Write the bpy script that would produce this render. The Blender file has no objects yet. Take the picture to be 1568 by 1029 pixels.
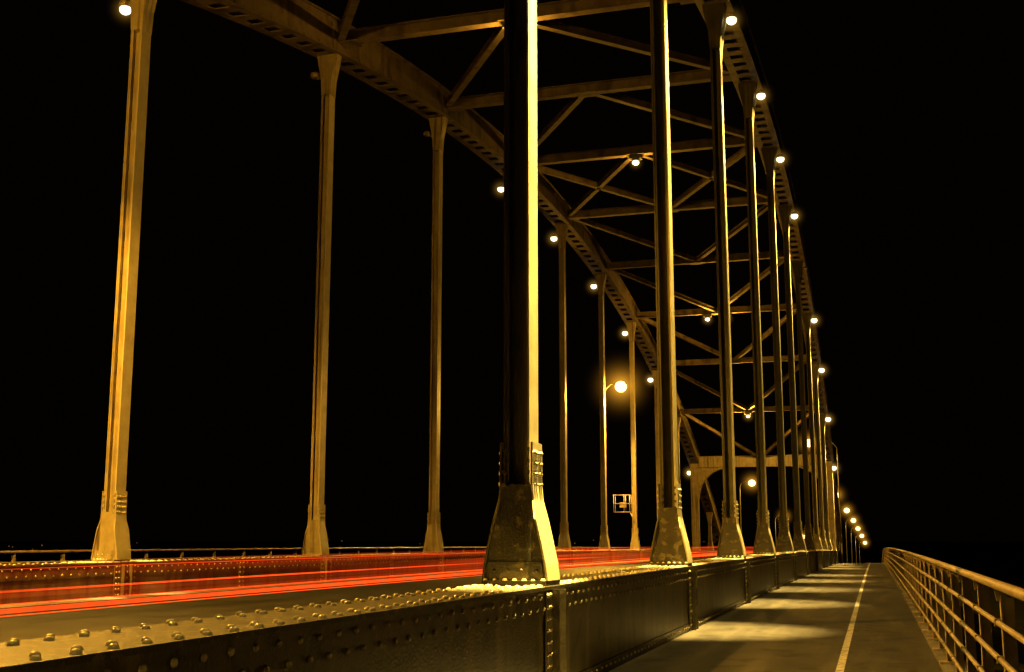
import bpy, math, random
from mathutils import Vector
random.seed(4)
S=bpy.context.scene
S.view_settings.view_transform='Standard'; S.view_settings.look='None'; S.view_settings.exposure=0
CZ=1.46
XR,XL=-3.24,-14.07
SP=8.74; Y0=10.92
def yk(k): return Y0+SP*k
def drop(y):
    if y<0: return 0
    if y<110: return y*y/16000
    return 110*110/16000+(y-110)*0.06
def archz(y):
    d=y-50.25
    return CZ+15.4*(1-(d/61.5)**2)
# ---------------- materials
def newmat(name):
    m=bpy.data.materials.new(name); m.use_nodes=True
    nt=m.node_tree; b=nt.nodes['Principled BSDF']
    return m,nt,b
def paint(name,c1,c2,r1=0.35,r2=0.6,scale=3,bump=0.25,bscale=60,spec=0.5,spots=None,metal=0,streak=None):
    m,nt,b=newmat(name); N=nt.nodes; L=nt.links
    tc=N.new('ShaderNodeTexCoord')
    n=N.new('ShaderNodeTexNoise'); n.inputs['Scale'].default_value=scale; n.inputs['Detail'].default_value=8; n.inputs['Roughness'].default_value=0.65
    L.new(tc.outputs['Object'],n.inputs['Vector'])
    cr=N.new('ShaderNodeValToRGB'); cr.color_ramp.elements[0].position=0.36; cr.color_ramp.elements[1].position=0.66
    cr.color_ramp.elements[0].color=(*c1,1); cr.color_ramp.elements[1].color=(*c2,1)
    L.new(n.outputs['Fac'],cr.inputs['Fac'])
    col=cr.outputs['Color']
    def over(vec,colr,sc,p0,p1,col):
        v=N.new('ShaderNodeTexNoise'); v.inputs['Scale'].default_value=sc; v.inputs['Detail'].default_value=4
        L.new(vec,v.inputs['Vector'])
        r=N.new('ShaderNodeValToRGB'); r.color_ramp.elements[0].position=p0; r.color_ramp.elements[1].position=p1
        L.new(v.outputs['Fac'],r.inputs['Fac'])
        mx=N.new('ShaderNodeMix'); mx.data_type='RGBA'
        L.new(r.outputs['Color'],mx.inputs['Factor']); L.new(col,mx.inputs['A']); mx.inputs['B'].default_value=(*colr,1)
        return mx.outputs['Result']
    if spots: col=over(tc.outputs['Object'],spots[0],spots[1],0.55,0.62,col)
    if streak:
        mp=N.new('ShaderNodeMapping'); mp.inputs['Scale'].default_value=streak[1]
        L.new(tc.outputs['Object'],mp.inputs['Vector']); col=over(mp.outputs['Vector'],streak[0],1,0.5,0.7,col)
    L.new(col,b.inputs['Base Color'])
    mr=N.new('ShaderNodeMapRange'); mr.inputs['To Min'].default_value=r1; mr.inputs['To Max'].default_value=r2
    L.new(n.outputs['Fac'],mr.inputs['Value']); L.new(mr.outputs['Result'],b.inputs['Roughness'])
    n2=N.new('ShaderNodeTexNoise'); n2.inputs['Scale'].default_value=bscale; n2.inputs['Detail'].default_value=5
    L.new(tc.outputs['Object'],n2.inputs['Vector'])
    bp=N.new('ShaderNodeBump'); bp.inputs['Strength'].default_value=bump; bp.inputs['Distance'].default_value=0.01
    L.new(n2.outputs['Fac'],bp.inputs['Height']); L.new(bp.outputs['Normal'],b.inputs['Normal'])
    b.inputs['Specular IOR Level'].default_value=spec; b.inputs['Metallic'].default_value=metal
    return m
def emit(name,c,s):
    m,nt,b=newmat(name)
    b.inputs['Base Color'].default_value=(0.02,0.02,0.02,1)
    b.inputs['Emission Color'].default_value=(*c,1); b.inputs['Emission Strength'].default_value=s
    return m
DRIP=((0.09,0.06,0.022),(9,9,0.35))
M_steel=paint('hanger_paint',(0.27,0.225,0.11),(0.44,0.37,0.19),0.28,0.45,2.5,0.5,70,0.6,None,0,DRIP)
M_flange=paint('hanger_flange_paint_lit',(0.42,0.38,0.22),(0.58,0.53,0.33),0.24,0.4,3,0.9,110,0.7)  # lamp light along the flanges put into the colour as a paler copy
M_dark=paint('hanger_paint_shaded',(0.035,0.033,0.016),(0.085,0.078,0.036),0.32,0.5,2.5,0.4,70,0.5,None,0,((0.14,0.12,0.055),(11,11,0.3)))  # shade on the unlit hanger fronts put into the colour, with paler drips
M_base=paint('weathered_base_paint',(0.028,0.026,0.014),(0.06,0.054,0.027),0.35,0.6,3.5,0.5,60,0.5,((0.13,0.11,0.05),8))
M_arch=paint('arch_paint',(0.11,0.085,0.046),(0.22,0.17,0.095),0.5,0.75,1.2,0.3,30,0.3,None,0,((0.05,0.034,0.016),(2,2,1)))
M_girder=paint('girder_paint',(0.026,0.024,0.012),(0.075,0.066,0.03),0.26,0.5,2.2,0.5,45,0.5,((0.012,0.011,0.006),4),0,((0.14,0.115,0.05),(5,5,0.8)))
M_gtop=paint('girder_top_paint',(0.022,0.019,0.010),(0.07,0.058,0.028),0.4,0.6,5,0.8,90,0.4,((0.11,0.092,0.045),14))
M_rivet=paint('rivet_paint_lit',(0.34,0.29,0.15),(0.55,0.48,0.28),0.2,0.34,9,0.3,90,0.8)  # worn paint, with the highlights on the heads lifted into its colour
M_asph=paint('cycle_path_asphalt',(0.024,0.022,0.02),(0.06,0.055,0.046),0.5,0.75,1.6,1.0,110,0.4,((0.016,0.014,0.012),2.3),0,((0.08,0.072,0.058),(3,0.25,1)))
M_road=paint('road_asphalt',(0.03,0.03,0.03),(0.06,0.057,0.053),0.5,0.7,1.0,0.8,120,0.4,None,0,((0.018,0.018,0.018),(2.2,0.12,1)))
M_white=paint('worn_white_road_paint',(0.35,0.34,0.31),(0.75,0.73,0.68),0.5,0.7,9,0.4,120,0.3,((0.12,0.11,0.1),12))
M_rail=paint('galvanised_rail',(0.24,0.19,0.13),(0.42,0.34,0.23),0.3,0.5,6,0.15,60,0.5)
M_lampb=paint('lamp_housing_paint',(0.05,0.05,0.05),(0.12,0.12,0.11),0.4,0.6,6,0.1,60)
M_conc=paint('kerb_concrete',(0.10,0.09,0.08),(0.2,0.19,0.17),0.8,0.9,2,0.6,40)
M_earth=paint('dark_grass_bank',(0.02,0.03,0.012),(0.05,0.06,0.025),0.9,1,0.3,0.6,5)
M_water,nt,b=newmat('river_water')
b.inputs['Base Color'].default_value=(0.004,0.005,0.005,1); b.inputs['Roughness'].default_value=0.12
n=nt.nodes.new('ShaderNodeTexNoise'); n.inputs['Scale'].default_value=0.8; n.inputs['Detail'].default_value=4
tc=nt.nodes.new('ShaderNodeTexCoord'); nt.links.new(tc.outputs['Object'],n.inputs['Vector'])
bp=nt.nodes.new('ShaderNodeBump'); bp.inputs['Strength'].default_value=0.5; bp.inputs['Distance'].default_value=0.3
nt.links.new(n.outputs['Fac'],bp.inputs['Height']); nt.links.new(bp.outputs['Normal'],b.inputs['Normal'])
M_bulb=emit('lamp_bulb_warm',(1.0,0.84,0.5),3.0)
M_sod=emit('sodium_bulb',(1.0,0.74,0.28),3.4)
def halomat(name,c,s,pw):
    # added bloom around the lamps, put in as volume emission falling off with radius
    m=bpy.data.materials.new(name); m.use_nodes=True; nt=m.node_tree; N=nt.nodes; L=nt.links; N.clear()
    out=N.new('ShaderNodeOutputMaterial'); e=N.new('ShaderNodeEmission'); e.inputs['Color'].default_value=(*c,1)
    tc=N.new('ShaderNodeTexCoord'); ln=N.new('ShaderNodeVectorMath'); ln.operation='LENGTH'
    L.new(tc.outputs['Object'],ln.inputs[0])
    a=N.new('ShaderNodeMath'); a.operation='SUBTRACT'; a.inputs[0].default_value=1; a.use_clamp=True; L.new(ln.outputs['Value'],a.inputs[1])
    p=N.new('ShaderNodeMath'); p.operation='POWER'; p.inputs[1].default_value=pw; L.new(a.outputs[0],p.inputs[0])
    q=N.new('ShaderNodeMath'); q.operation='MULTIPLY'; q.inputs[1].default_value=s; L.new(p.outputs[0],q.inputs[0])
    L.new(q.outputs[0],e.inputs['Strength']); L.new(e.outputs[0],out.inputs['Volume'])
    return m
H_warm=halomat('added_glow_warm',(1,.5,.07),2.4,8); H_sod=halomat('added_glow_sodium',(1,.42,.03),1.6,8)
# ---------------- mesh builder
class MB:
    def __init__(s): s.v=[]; s.f=[]; s.mi=[]; s.sm=[]
    def add(s,vs,fs,mi=0,sm=False):
        o=len(s.v); s.v+= [tuple(v) for v in vs]
        for f in fs: s.f.append([o+i for i in f]); s.mi.append(mi); s.sm.append(sm)
    def box(s,x0,x1,y0,y1,z0,z1,mi=0):
        vs=[(x,y,z) for z in (z0,z1) for y in (y0,y1) for x in (x0,x1)]
        s.add(vs,[(0,2,3,1),(4,5,7,6),(0,1,5,4),(2,6,7,3),(0,4,6,2),(1,3,7,5)],mi)
    def loft(s,secs,mi=0,closed=True,caps=True,sm=False):
        n=len(secs[0]); vs=[p for sec in secs for p in sec]; fs=[]
        for i in range(len(secs)-1):
            for j in range(n if closed else n-1):
                a=i*n+j; b_=i*n+(j+1)%n
                fs.append((a,b_,b_+n,a+n))
        if caps and closed:
            fs.append(tuple(range(n))[::-1]); fs.append(tuple((len(secs)-1)*n+j for j in range(n)))
        s.add(vs,fs,mi,sm)
    def tube(s,pts,r,n=8,mi=0):
        pts=[Vector(p) for p in pts]; secs=[]
        for i,p in enumerate(pts):
            t=(pts[min(i+1,len(pts)-1)]-pts[max(i-1,0)]).normalized()
            up=Vector((0,0,1)) if abs(t.y)>0.7 else Vector((0,1,0))
            a=t.cross(up).normalized(); c=a.cross(t)
            rr=r[i] if isinstance(r,(list,tuple)) else r
            secs.append([p+a*math.cos(2*math.pi*j/n)*rr+c*math.sin(2*math.pi*j/n)*rr for j in range(n)])
        s.loft(secs,mi,sm=True)
    def beam(s,p,q,w,h,mi=0):
        p=Vector(p);q=Vector(q); t=(q-p).normalized(); a=t.cross(Vector((0,0,1))).normalized()*w/2; c=a.cross(t).normalized()*h/2
        def bx(P,Q,A,C):
            s.loft([[P-A-C,P+A-C,P+A+C,P-A+C],[Q-A-C,Q+A-C,Q+A+C,Q-A+C]],mi)
        k=c.normalized()
        f=k*0.012
        bx(p+c,q+c,a,f); bx(p-c,q-c,a,f); bx(p,q,a*0.12,c-f*1.01)
    def extrude(s,prof,ys,mi=0):
        s.loft([[(x,y,z-drop(y)) for x,z in prof] for y in ys],mi)
    def rivet(s,p,nrm,r=0.018,mi=0):
        p=Vector(p); n=Vector(nrm); a=n.orthogonal().normalized(); c=n.cross(a)
        vs=[];N=10
        r*=random.uniform(.88,1.12)
        p=p+a*random.uniform(-.004,.004)+c*random.uniform(-.004,.004)
        for rr,hh in ((1,0),(0.85,0.5),(0.45,0.8)):
            for j in range(N):
                t=2*math.pi*j/N; vs.append(p+(a*math.cos(t)+c*math.sin(t))*r*rr+n*hh*r)
        fs=[]
        for i in range(2):
            for j in range(N): fs.append((i*N+j,i*N+(j+1)%N,(i+1)*N+(j+1)%N,(i+1)*N+j))
        fs.append(tuple(2*N+j for j in range(N)))
        s.add(vs,fs,mi,True)
    def sphere(s,c,r,mi=0,sz=1,N=14,R=8):
        secs=[]
        for i in range(R+1):
            ph=math.pi*(i/R); rr=max(math.sin(ph),0.01)*r
            secs.append([(c[0]+rr*math.cos(2*math.pi*j/N),c[1]+rr*math.sin(2*math.pi*j/N),c[2]-r*sz*math.cos(ph)) for j in range(N)])
        s.loft(secs,mi,sm=True)
    def obj(s,name,mats,parent=None):
        me=bpy.data.meshes.new(name); me.from_pydata(s.v,[],s.f); me.update()
        for m in mats: me.materials.append(m)
        me.polygons.foreach_set('material_index',s.mi); me.polygons.foreach_set('use_smooth',s.sm)
        import bmesh
        bm=bmesh.new(); bm.from_mesh(me); bmesh.ops.recalc_face_normals(bm,faces=bm.faces); bm.to_mesh(me); bm.free()
        o=bpy.data.objects.new(name,me); S.collection.objects.link(o)
        if parent: o.parent=parent
        return o
def empty(name,parent=None):
    o=bpy.data.objects.new(name,None); S.collection.objects.link(o)
    if parent:o.parent=parent
    return o
def fr(a,b,st):
    r=[];y=a
    while y<b: r.append(y); y+=st
    r.append(b); return r
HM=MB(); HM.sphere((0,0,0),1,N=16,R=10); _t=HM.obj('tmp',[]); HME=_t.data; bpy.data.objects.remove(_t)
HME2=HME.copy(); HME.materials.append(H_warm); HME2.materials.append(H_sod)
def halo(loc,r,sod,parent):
    o=bpy.data.objects.new('added_lamp_glow',HME2 if sod else HME); S.collection.objects.link(o); o.location=loc; o.scale=(r,r,r); o.parent=parent
bridge=empty('steel_arch_bridge')
# ---------------- arch ribs
for X,nm in ((XR,'arch_rib_right'),(XL,'arch_rib_left')):
    m=MB(); W=0.32; D=0.95; st=SP/20
    ys=[50.25+st*i for i in range(-143,144)]
    P=[]
    for y in ys:
        dz=-15.4*2*(y-50.25)/61.5**2; t=Vector((0,1,dz)).normalized(); nn=Vector((0,-t.z,t.y))
        P.append((Vector((X,y,archz(y))),nn))
    def ribbon(x0,x1,n0,n1,idx=None,mi=0):
        idx=idx or range(len(P))
        m.loft([[P[i][0]+Vector((x0,0,0))+P[i][1]*n0,P[i][0]+Vector((x1,0,0))+P[i][1]*n0,P[i][0]+Vector((x1,0,0))+P[i][1]*n1,P[i][0]+Vector((x0,0,0))+P[i][1]*n1] for i in idx],mi)
    ribbon(-W,-W+0.03,0.012,D-0.02); ribbon(W-0.03,W,0.012,D-0.02)
    ribbon(-W-0.10,W+0.10,D-0.02,D+0.02)
    ribbon(-W-0.10,-0.19,-0.02,0.01); ribbon(0.19,W+0.10,-0.02,0.01)
    for sx in (-1,1):
        a=sorted((sx*(W+.001),sx*(W+.012)))
        ribbon(a[0],a[1],0.02,0.16); ribbon(a[0],a[1],D-.16,D-.021)
    for i in range(0,len(P)-1,2):
        ribbon(-0.189,0.189,-0.018,0.008,[i,i+1])
    for i in range(2,len(P)-2):
        for sx in (-1,1):
            for nn_ in (.09,D-.09):
                p0=P[i][0]+P[i][1]*nn_+Vector((sx*(W+.012),0,0))
                if 15<p0.y<60: m.rivet(p0,(sx,0,0),.024)
    for k in range(-2,12):
        i=min(range(len(ys)),key=lambda q:abs(ys[q]-yk(k)))
        if 2<i<len(P)-3:
            for sx in (-1,1):
                a,b_=(W+0.013,W+0.03) if sx>0 else (-W-0.03,-W-0.013)
                ribbon(a,b_,0.05,D-0.05,[i-1,i,i+1])
    m.obj(nm,[M_arch],bridge)
# ---------------- hangers
def hanger(m,X,y,fw,front,fl):
    zb=1.02-drop(y); zt=archz(y)+0.02
    w,d,t=0.13,0.16,0.022
    zs=zb+0.9
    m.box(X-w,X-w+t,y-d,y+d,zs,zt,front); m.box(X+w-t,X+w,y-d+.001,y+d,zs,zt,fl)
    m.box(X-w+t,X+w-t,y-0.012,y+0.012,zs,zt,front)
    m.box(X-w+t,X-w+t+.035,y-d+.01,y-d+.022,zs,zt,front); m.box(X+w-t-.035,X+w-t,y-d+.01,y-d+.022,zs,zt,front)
    secs=[]
    for z,a,bb in ((0.05,.315,.20),(0.2,.295,.195),(0.4,.25,.187),(0.62,.195,.18),(0.8,.158,.175),(0.95,.143,.172)):
        a=.143+(a-.143)*fw
        secs.append([(X-a,y-bb,zb+z),(X+a,y-bb,zb+z),(X+a,y+bb,zb+z),(X-a,y+bb,zb+z)])
    m.loft(secs,1)
    m.box(X-.34*fw,X+.34*fw,y-.26,y+.26,zb,zb+0.05,1)
    m.box(X-.285*fw,X+.285*fw,y-.212,y-.2,zb+0.06,zb+0.22,1)
    for sx in (-1,1):
        secs=[]
        for z,a in ((0.05,.315),(0.2,.295),(0.4,.25),(0.62,.195),(0.8,.158),(0.95,.143),(1.35,.143)):
            a=.143+(a-.143)*fw
            x0=X+sx*(a+0.001); x1=X+sx*(a+0.022)
            e=.225 if z<.7 else .17
            secs.append([(x0,y-e,zb+z),(x1,y-e,zb+z),(x1,y+e,zb+z),(x0,y+e,zb+z)])
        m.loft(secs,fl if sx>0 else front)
        for z in (0.95,1.05,1.15,1.25):
            for dy in (-.12,-.05,.05,.12):
                m.rivet((X+sx*0.165,y+dy,zb+z),(sx,0,0),0.024,fl)
    for z in (0.95,1.06,1.17,1.28):
        for sx in (-1,1): m.box(X+sx*0.115-0.02,X+sx*0.115+0.02,y-.185,y-.161,zb+z-0.02,zb+z+0.02,front)
    for dx in (-.22,-.07,.07,.22):
        m.rivet((X+dx*fw,y-.212,zb+0.14),(0,-1,0),0.018,1)
    for dx in (-.3,-.2,-.1,0,.1,.2,.3):
        m.rivet((X+dx*fw,y-.232,zb+0.05),(0,0,1),0.024,4)
        m.rivet((X+dx*fw,y+.232,zb+0.05),(0,0,1),0.024,4)
    secs=[]
    for z,a in ((-1.25,.135),(-0.8,.16),(-0.3,.26),(-0.03,.30)):
        secs.append([(X-a,y-.17,zt+z),(X+a,y-.17,zt+z),(X+a,y+.17,zt+z),(X-a,y+.17,zt+z)])
    m.loft(secs,front)
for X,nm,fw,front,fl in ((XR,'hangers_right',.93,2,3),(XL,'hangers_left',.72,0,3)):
    m=MB()
    for k in range(-2,12):
        y=yk(k)
        if archz(y)<2.6: continue
        hanger(m,X,y,fw,front,fl)
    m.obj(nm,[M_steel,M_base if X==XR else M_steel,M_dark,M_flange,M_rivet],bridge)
# ---------------- wind bracing
m=MB()
mx=(XR+XL)/2; off=0.45
def node(k,x): return (x,yk(k),archz(yk(k))+off)
for k in range(0,10):
    a=Vector(node(k,XL+0.33)); c=Vector(node(k,XR-0.33))
    m.beam(a,c,0.28,0.34)
    for x in (XL+0.55,mx,XR-0.55):
        m.box(x-.35,x+.35,yk(k)-.25,yk(k)+.25,archz(yk(k))+off-.20,archz(yk(k))+off-.185)
def diag(k1,x1,k2,x2): m.beam(node(k1,x1),node(k2,x2),0.2,0.22)
for k in range(0,10):
    for xx in (XL+0.33,XR-0.33):
        if k<=4: diag(k,mx,k+1,xx)
        if k>=4: diag(k+1,mx,k,xx)
m.obj('wind_bracing',[M_arch],bridge)
# ---------------- portal frame
m=MB(); y=yk(10); zt=archz(y)+0.6
m.box(XL-.3,XR+.3,y-.25,y+.25,zt-.85,zt)
m.box(XL-.35,XR+.35,y-.32,y+.32,zt+.001,zt+.06)
for X,s in ((XL,1),(XR,-1)):
    m.box(X-.3,X+.3,y-.3,y+.3,1.02-drop(y),zt-.86)
    R=2.6
    prof=[(X+s*.3,zt-.86)]
    for i in range(11):
        a=math.pi/2*i/10
        prof.append((X+s*(.3+R-R*math.cos(a)),zt-.86-R+R*math.sin(a)))
    m.loft([[(x,y-.12,z) for x,z in prof],[(x,y+.12,z) for x,z in prof]])
    for i in range(1,11):
        (xa,za),(xb,zb)=prof[i],prof[i+1]
        m.loft([[(xa,y-.25,za),(xa,y+.25,za),(xa+s*.03,y+.25,za-.03),(xa+s*.03,y-.25,za-.03)],[(xb,y-.25,zb),(xb,y+.25,zb),(xb+s*.03,y+.25,zb-.03),(xb+s*.03,y-.25,zb-.03)]])
m.obj('portal_frame',[M_steel],bridge)
# ---------------- girders
ys=fr(-16,116,2.185)
def girder(m,X,right):
    h=0.34
    m.extrude([(X-h,0.99),(X+h,0.99),(X+h,1.02),(X-h,1.02)],ys,1)
    m.extrude([(X-h+.03,-0.6),(X+h-.03,-0.6),(X+h-.03,0.989),(X-h+.03,0.989)],ys,0)
    for s in (-1,1):
        def pf(a,b_,z0,z1): 
            x0=X+s*(h-.03+a); x1=X+s*(h-.03+b_)
            return [(x0,z0),(x1,z0),(x1,z1),(x0,z1)]
        m.extrude(pf(.001,.014,0.76,0.988),ys,0)
        m.extrude(pf(.001,.014,0.0,0.12),ys,0)
        for y in fr(1.5 if s>0 else 6,100,0.235):
            dz=drop(y)
            if y>70 and s<0: continue
            m.rivet((X+s*(h-.03+.014),y,0.93-dz),(s,0,0),0.021,3)
            m.rivet((X+s*(h-.03+.014),y+.117,0.82-dz),(s,0,0),0.021,3)
            if y<45: m.rivet((X+s*(h-.03+.014),y+.117,0.06-dz),(s,0,0),0.02,3)
        for k in range(-2,12):
            for frac,hw in ((0,.34),) if right else ((0,.34),(.5,.12)):
                y=yk(k)+SP*frac; dz=drop(y)
                x0=X+s*(h-.03+.015); x1=x0+s*.014
                m.box(min(x0,x1),max(x0,x1),y-hw,y+hw,0.0-dz,0.975-dz,2)
                if hw>.2:
                    x2=x1+s*.07
                    for q in (-.12,.12): m.box(min(x1,x2),max(x1,x2),y+q-.008,y+q+.008,0-dz,0.985-dz,2)
                    cols=(-.29,-.2,.2,.29,-.06,.06)
                else: cols=(-.08,.08)
                if y<60:
                    z=0.1
                    while z<0.96:
                        for c in cols: m.rivet((x1,y+c,z-dz),(s,0,0),0.021,3)
                        z+=0.105
    for y in fr(1.0,112,0.235):
        dz=drop(y)
        near_h=min(abs(y-yk(k)) for k in range(-2,12))
        for dx,o in ((-.29,0),(-.2,.117),(.2,0),(.29,.117)):
            m.rivet((X+dx,y+o,1.02-dz),(0,0,1),0.025,3)
        if near_h<1.1 and y<60:
            for dx in (-.29,-.2,.2,.29):
                for o in (.06,.176): m.rivet((X+dx,y+o,1.02-dz),(0,0,1),0.022,3)
            if near_h>0.35:
                for dx in (-.1,0,.1): m.rivet((X+dx,y+.06,1.02-dz),(0,0,1),0.022,3)
M_stiff=paint('girder_stiffener_paint',(0.06,0.052,0.024),(0.14,0.118,0.058),0.32,0.55,3,0.45,45,0.5,((0.03,0.026,0.014),6))
m=MB(); girder(m,XR,True); m.obj('plate_girder_right',[M_girder,M_gtop,M_stiff,M_rivet],bridge)
m=MB(); girder(m,XL,False)
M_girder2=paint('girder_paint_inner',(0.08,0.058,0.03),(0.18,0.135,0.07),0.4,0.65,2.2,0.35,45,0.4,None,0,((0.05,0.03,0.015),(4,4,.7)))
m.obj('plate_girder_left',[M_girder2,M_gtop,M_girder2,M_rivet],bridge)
m=MB()
m.extrude([(XL-4.2,-0.35),(1.0,-0.35),(1.0,-0.03),(XL-4.2,-0.03)],fr(-16,116,4.4))
m.obj('deck_slab',[M_conc],bridge)
m=MB()
for y in (-12,112.5): m.box(XL-3,0,y-2,y+2,-12,-0.36-drop(y))
m.obj('bridge_piers',[M_conc],bridge)
# ---------------- surfaces
def strip(name,x0,x1,z,ylist,mat):
    m=MB()
    for a,b_ in zip(ylist[:-1],ylist[1:]):
        m.add([(x0,a,z-drop(a)),(x1,a,z-drop(a)),(x1,b_,z-drop(b_)),(x0,b_,z-drop(b_))],[(0,1,2,3)])
    return m.obj(name,[mat])
yl=fr(-16,110,3)+fr(115,330,8)
strip('road',XL+0.31,XR-0.31,0.27,yl,M_road)
strip('cycle_path',XR+0.31,0.86,0.0,yl,M_asph)
strip('footpath',XL-4.1,XL-0.31,0.0,yl,M_asph)
strip('path_line_marking',-0.485,-0.395,0.004,yl,M_white)
m=MB()
for y in fr(-12,220,9):
    m.add([(mx-.06,y,0.274-drop(y)),(mx+.06,y,0.274-drop(y)),(mx+.06,y+3,0.274-drop(y+3)),(mx-.06,y+3,0.274-drop(y+3))],[(0,1,2,3)])
m.obj('road_centre_marking',[M_white])
m=MB(); m.extrude([(0.66,-0.02),(0.88,-0.02),(0.88,0.07),(0.66,0.07)],yl); m.obj('kerb',[M_conc])
m=MB(); m.extrude([(XR-.95,0.2),(XR-.36,0.2),(XR-.36,0.39),(XR-.95,0.385)],yl); m.obj('kerb',[M_conc])
m=MB(); m.extrude([(XL+.36,0.2),(XL+.95,0.2),(XL+.95,0.385),(XL+.36,0.39)],yl); m.obj('kerb',[M_conc])
m=MB(); m.add([(-3000,-1500,-10),(3000,-1500,-10),(3000,3000,-10),(-3000,3000,-10)],[(0,1,2,3)]); m.obj('river_water',[M_water])
m=MB()
m.loft([[(-3000,y,-10.4),(3000,y,-10.4),(3000,y,z),(-3000,y,z)] for y,z in ((114,-9.98),(122,-8.5),(2900,-8.3))])
m.obj('ground',[M_earth])
m=MB()
m.loft([[(XL-20-0,y,-9.5),(16,y,-9.5),(1.2,y,-0.15-drop(y)),(XL-4.3,y,-0.15-drop(y))] for y in fr(116,250,8)])
m.obj('approach_embankment',[M_earth])
# ---------------- railings
def railing(name,X,ya,yb,sgn):
    m=MB()
    ysr=fr(ya,yb,3)
    for z,r in ((1.18,.03),(0.95,.018),(0.73,.018),(0.51,.018),(0.28,.018)):
        m.tube([(X,y,z-drop(y)) for y in ysr],r,10)
    for y in fr(ya+0.3,yb,1.65):
        dz=drop(y)
        m.box(X+sgn*.031,X+sgn*.10,y-.012,y+.012,-0.1-dz,1.10-dz,0)
        m.box(X+sgn*.02,X+sgn*.03,y-.04,y+.04,-0.1-dz,1.11-dz,0)
        m.loft([[(X-sgn*.0,y-.011,1.08-dz),(X+sgn*.09,y-.011,1.08-dz),(X+sgn*.09,y+.011,1.08-dz),(X,y+.011,1.08-dz)],[(X-.01,y-.011,1.16-dz),(X+.01,y-.011,1.16-dz),(X+.01,y+.011,1.16-dz),(X-.01,y+.011,1.16-dz)]])
        for z in (0.95,0.73,0.51,0.28): m.box(X-.02,X+.019,y-.02,y+.02,z-.022-dz,z+.022-dz)
        m.box(X-.06,X+.14,y-.07,y+.07,0.075-dz,0.095-dz)
    return m.obj(name,[M_rail])
railing('bridge_railing',0.70,1.0,250,1)
railing('bridge_railing',XL-3.9,-5,160,-1)
# ---------------- lamps
def light(kind,loc,energy,col,parent,rad=0.12,angle=None,blend=0.5,rot=(0,0,0)):
    d=bpy.data.lights.new(parent.name+'_light',kind); d.energy=energy; d.color=col; d.shadow_soft_size=rad
    if kind=='SPOT': d.spot_size=math.radians(angle); d.spot_blend=blend
    o=bpy.data.objects.new('light',d); S.collection.objects.link(o); o.location=loc; o.parent=parent; o.rotation_euler=rot
WARM=(1.0,0.64,0.14); SOD=(1.0,0.47,0.045)
def arch_lamp(k,X,s,on=True):
    y=yk(k); z=archz(y)-(0.4 if s>0 else .6)
    root=empty('hanger_lamp')
    m=MB(); xo=X+s*0.09; xl=X+s*0.42; yc=y+.19
    m.tube([(xo,yc,3.2),(xo,yc,z-1.3),(xo+s*.03,yc,z-0.8),(xo+s*.1,yc,z-0.3),(xl-s*.12,y+.08,z+0.02),(xl,y,z+0.08)],0.026,8)
    m.tube([(xl,y,z+0.14),(xl,y,z+0.10),(xl,y,z-0.02)],[0.05,0.13,0.15],12)
    m.obj('bracket_and_housing',[M_steel],root)
    if on:
        rb=.10+.0012*y
        g=MB(); g.sphere((xl,y,z-0.07),rb,sz=0.85); g.obj('bulb',[M_bulb],root)
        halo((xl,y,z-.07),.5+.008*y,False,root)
        light('SPOT',(xl,y,z-0.3),95000*random.uniform(.8,1.1) if s>0 else 45000,WARM,root,0.06,22,1.0)
        light('SPOT',(xl,y,z-0.3),(1000 if k>=0 else 380),WARM,root,0.08,105,0.8)
    return root
for k in range(-2,11):
    arch_lamp(k,XR,1,on=(k!=6))
for k in range(0,11):
    arch_lamp(k,XL,-1,on=(k not in (2,3,9)))
def over_lamp(k,dx=0,P=260):
    y=yk(k); z=archz(y)+off-.2
    root=empty('overhead_lamp')
    m=MB(); x=mx+dx
    m.box(x-.25,x+.25,y-.15,y+.15,z-.16,z-.0); m.tube([(x,y,z-.16),(x,y,z-.22)],[.1,.17],12)
    m.obj('housing',[M_lampb],root)
    g=MB(); g.sphere((x,y,z-.3),0.15,sz=.7); g.obj('bulb',[M_bulb],root)
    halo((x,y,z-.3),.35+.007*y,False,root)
    light('POINT',(x,y,z-0.55),P,SOD,root,0.1)
over_lamp(2); over_lamp(4); over_lamp(7,-.6,400); over_lamp(7,.6,400); over_lamp(9,0,1800)
def street_lamp(x,y,s,arm,zlamp,pole,P,hr=1.2,br=.28):
    root=empty('street_lamp'); m=MB()
    xl=x+s*arm
    if pole:
        zg=0.0-drop(y)
        m.tube([(x,y,zg),(x,y,zg+.9),(x,y,zg+.92),(x,y,zlamp-.6),(x+s*arm*.15,y,zlamp-.1),(x+s*arm*.45,y,zlamp+.12),(xl,y,zlamp+.15)],[.1,.1,.07,.055,.045,.04,.035],10)
    else:
        m.tube([(x,y,zlamp-.3),(x+s*.1,y,zlamp-.1),(x+s*arm*.4,y,zlamp+.1),(xl,y,zlamp+.14)],0.035,10)
    secs=[]
    for t,w,h in ((-.3,.05,.05),(-.1,.13,.1),(.2,.17,.13),(.42,.12,.08)):
        cx=xl+s*t
        secs.append([(cx,y-w,zlamp+.06),(cx,y-w*.6,zlamp+.06+h),(cx,y+w*.6,zlamp+.06+h),(cx,y+w,zlamp+.06)])
    m.loft(secs); m.obj('pole_arm_and_housing',[M_lampb],root)
    g=MB(); g.sphere((xl+s*.1,y,zlamp-.02-.3*(br-.25)),br,sz=.9); g.obj('bulb',[M_sod],root)
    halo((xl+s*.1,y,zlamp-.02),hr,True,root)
    light('SPOT',(xl+s*.1,y,zlamp-.52),P*.9,SOD,root,0.15,165,.25)
    light('POINT',(xl+s*.1,y,zlamp-.52),P*.17,SOD,root,0.15)
ZL=CZ+8.7
street_lamp(XL+.15,yk(0)+.1,1,1.7,ZL,False,13500)
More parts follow.
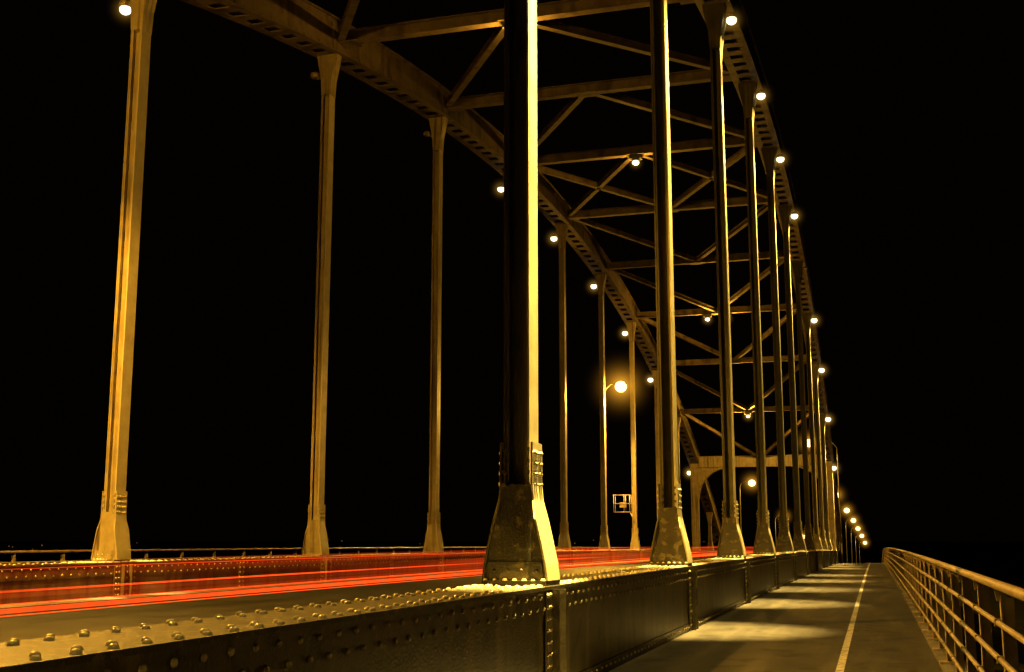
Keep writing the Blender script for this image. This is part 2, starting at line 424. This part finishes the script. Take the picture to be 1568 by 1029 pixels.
street_lamp(XL+.15,yk(6),1,.8,CZ+8.3,False,12000,3.2,.34)
street_lamp(XR+.3,yk(12),-1,2.45,ZL+.3,True,8000,2.8,.42)
for y,x in ((158,-4.4),(184,-3.7),(206,-3.15),(228,-2.75),(252,-2.35),(280,-2.0)): street_lamp(x-1.3,y,1,1.2,CZ+9.1-drop(y)+(y-158)*.006,True,1800,2.8,.42)
for y in (138,188,240): street_lamp(XL-.5,y,1,1.3,CZ+8.7-drop(y),True,2500,2.8,.42)
# ---------------- inspection cage
m=MB(); y=yk(7)-.3; x1=XL-.25; x0=XL-1.25; z0=CZ+1.55; z1=z0+1.05
for a,b_ in (((x0,z0),(x1,z0)),((x1,z0),(x1,z1)),((x1,z1),(x0,z1)),((x0,z1),(x0,z0)),((x0,(z0+z1)/2),(x1,(z0+z1)/2)),(((x0+x1)/2+.15,z0),((x0+x1)/2+.15,z1))):
    for dy in (0,.5): m.tube([(a[0],y+dy,a[1]),(b_[0],y+dy,b_[1])],.022,6)
for x in (x0,x1):
    for z in (z0,z1): m.tube([(x,y,z),(x,y+.5,z)],.022,6)
m.tube([(x1,y+.2,z0),(XL,y+.3,z0-.7)],.03,6)
m.box(x0+.35,x0+.75,y+.1,y+.3,z0+.28,z0+.6)
m.obj('inspection_cage',[M_rail])
# ---------------- vehicle light trails
def trailmat(name,c,s,streak,lo,hi):
    m=bpy.data.materials.new(name); m.use_nodes=True; nt=m.node_tree; N=nt.nodes; L=nt.links; N.clear()
    out=N.new('ShaderNodeOutputMaterial'); e=N.new('ShaderNodeEmission'); e.inputs['Color'].default_value=(*c,1)
    t=N.new('ShaderNodeBsdfTransparent'); ad=N.new('ShaderNodeAddShader')
    tc=N.new('ShaderNodeTexCoord'); mp=N.new('ShaderNodeMapping'); mp.inputs['Scale'].default_value=(1,0.06,streak)
    n=N.new('ShaderNodeTexNoise'); n.inputs['Scale'].default_value=1; n.inputs['Detail'].default_value=3
    L.new(tc.outputs['Object'],mp.inputs['Vector']); L.new(mp.outputs['Vector'],n.inputs['Vector'])
    mr=N.new('ShaderNodeMapRange'); mr.inputs['From Min'].default_value=lo; mr.inputs['From Max'].default_value=hi
    mr.inputs['To Min'].default_value=0; mr.inputs['To Max'].default_value=s
    L.new(n.outputs['Fac'],mr.inputs['Value'])
    sp=N.new('ShaderNodeSeparateXYZ'); L.new(tc.outputs['Object'],sp.inputs[0])
    m2=N.new('ShaderNodeMapRange'); m2.inputs['From Min'].default_value=6; m2.inputs['From Max'].default_value=45; m2.inputs['To Min'].default_value=.9; m2.inputs['To Max'].default_value=2.2
    L.new(sp.outputs['Y'],m2.inputs['Value'])
    mu=N.new('ShaderNodeMath'); mu.operation='MULTIPLY'; L.new(mr.outputs['Result'],mu.inputs[0]); L.new(m2.outputs['Result'],mu.inputs[1])
    L.new(mu.outputs[0],e.inputs['Strength'])
    L.new(e.outputs[0],ad.inputs[0]); L.new(t.outputs[0],ad.inputs[1]); L.new(ad.outputs[0],out.inputs['Surface'])
    return m
T1=trailmat('tail_light_streak',(1,0.065,0.008),0.75,5,.34,.66); T2=trailmat('tail_light_haze',(1,0.06,0.008),0.24,8,.36,.75)
root=empty('tail_light_trails')
m=MB()
for x,z,r in ((-5.55,.70,.018),(-5.68,.735,.007),(-5.45,.675,.005),(-7.1,.74,.010),(-6.9,.93,.004)):
    m.tube([(x+.12*math.sin(y/23+z*9),y,.27+z+.012*math.sin(y/7+x)-drop(y)) for y in fr(-2,180,2.5)],r,6)
m.obj('streaks',[T1],root)
m=MB()
for x,za,zb in ((-5.58,.67,.78),(-7.1,.56,.99),(-6.3,.74,.88)):
    for a,b_ in zip(fr(-2,180,3)[:-1],fr(-2,180,3)[1:]):
        m.add([(x,a,.27+za-drop(a)),(x,b_,.27+za-drop(b_)),(x,b_,.27+zb-drop(b_)),(x,a,.27+zb-drop(a))],[(0,1,2,3)])
m.obj('haze',[T2],root)
# ---------------- distant lights along far bank
root=empty('distant_bank_lamps'); g=MB(); p=MB()
for i in range(18):
    a=math.radians(random.uniform(3,42)); d=random.uniform(420,800)
    x=-math.sin(a)*d; y=math.cos(a)*d; z=-8+random.uniform(4,8)
    g.sphere((x,y,z),.18,N=6,R=4); p.tube([(x,y,-8.4),(x,y,z)],.08,5)
g.obj('bulbs',[emit('distant_lamp',(1,.5,.12),0.4)],root); p.obj('posts',[M_lampb],root)
# ---------------- world
w=bpy.data.worlds.new('World'); S.world=w; w.use_nodes=True
w.node_tree.nodes['Background'].inputs['Color'].default_value=(0.9,0.6,0.3,1)
w.node_tree.nodes['Background'].inputs['Strength'].default_value=0.0009
# ---------------- camera
c=bpy.data.cameras.new('camera'); c.lens=36*1790/1568; c.sensor_width=36; c.clip_end=5000; c.clip_start=.05
co=bpy.data.objects.new('camera',c); S.collection.objects.link(co); co.location=(0,0,CZ)
co.rotation_euler=(math.radians(90+9.78),0,math.radians(16.97)); S.camera=co
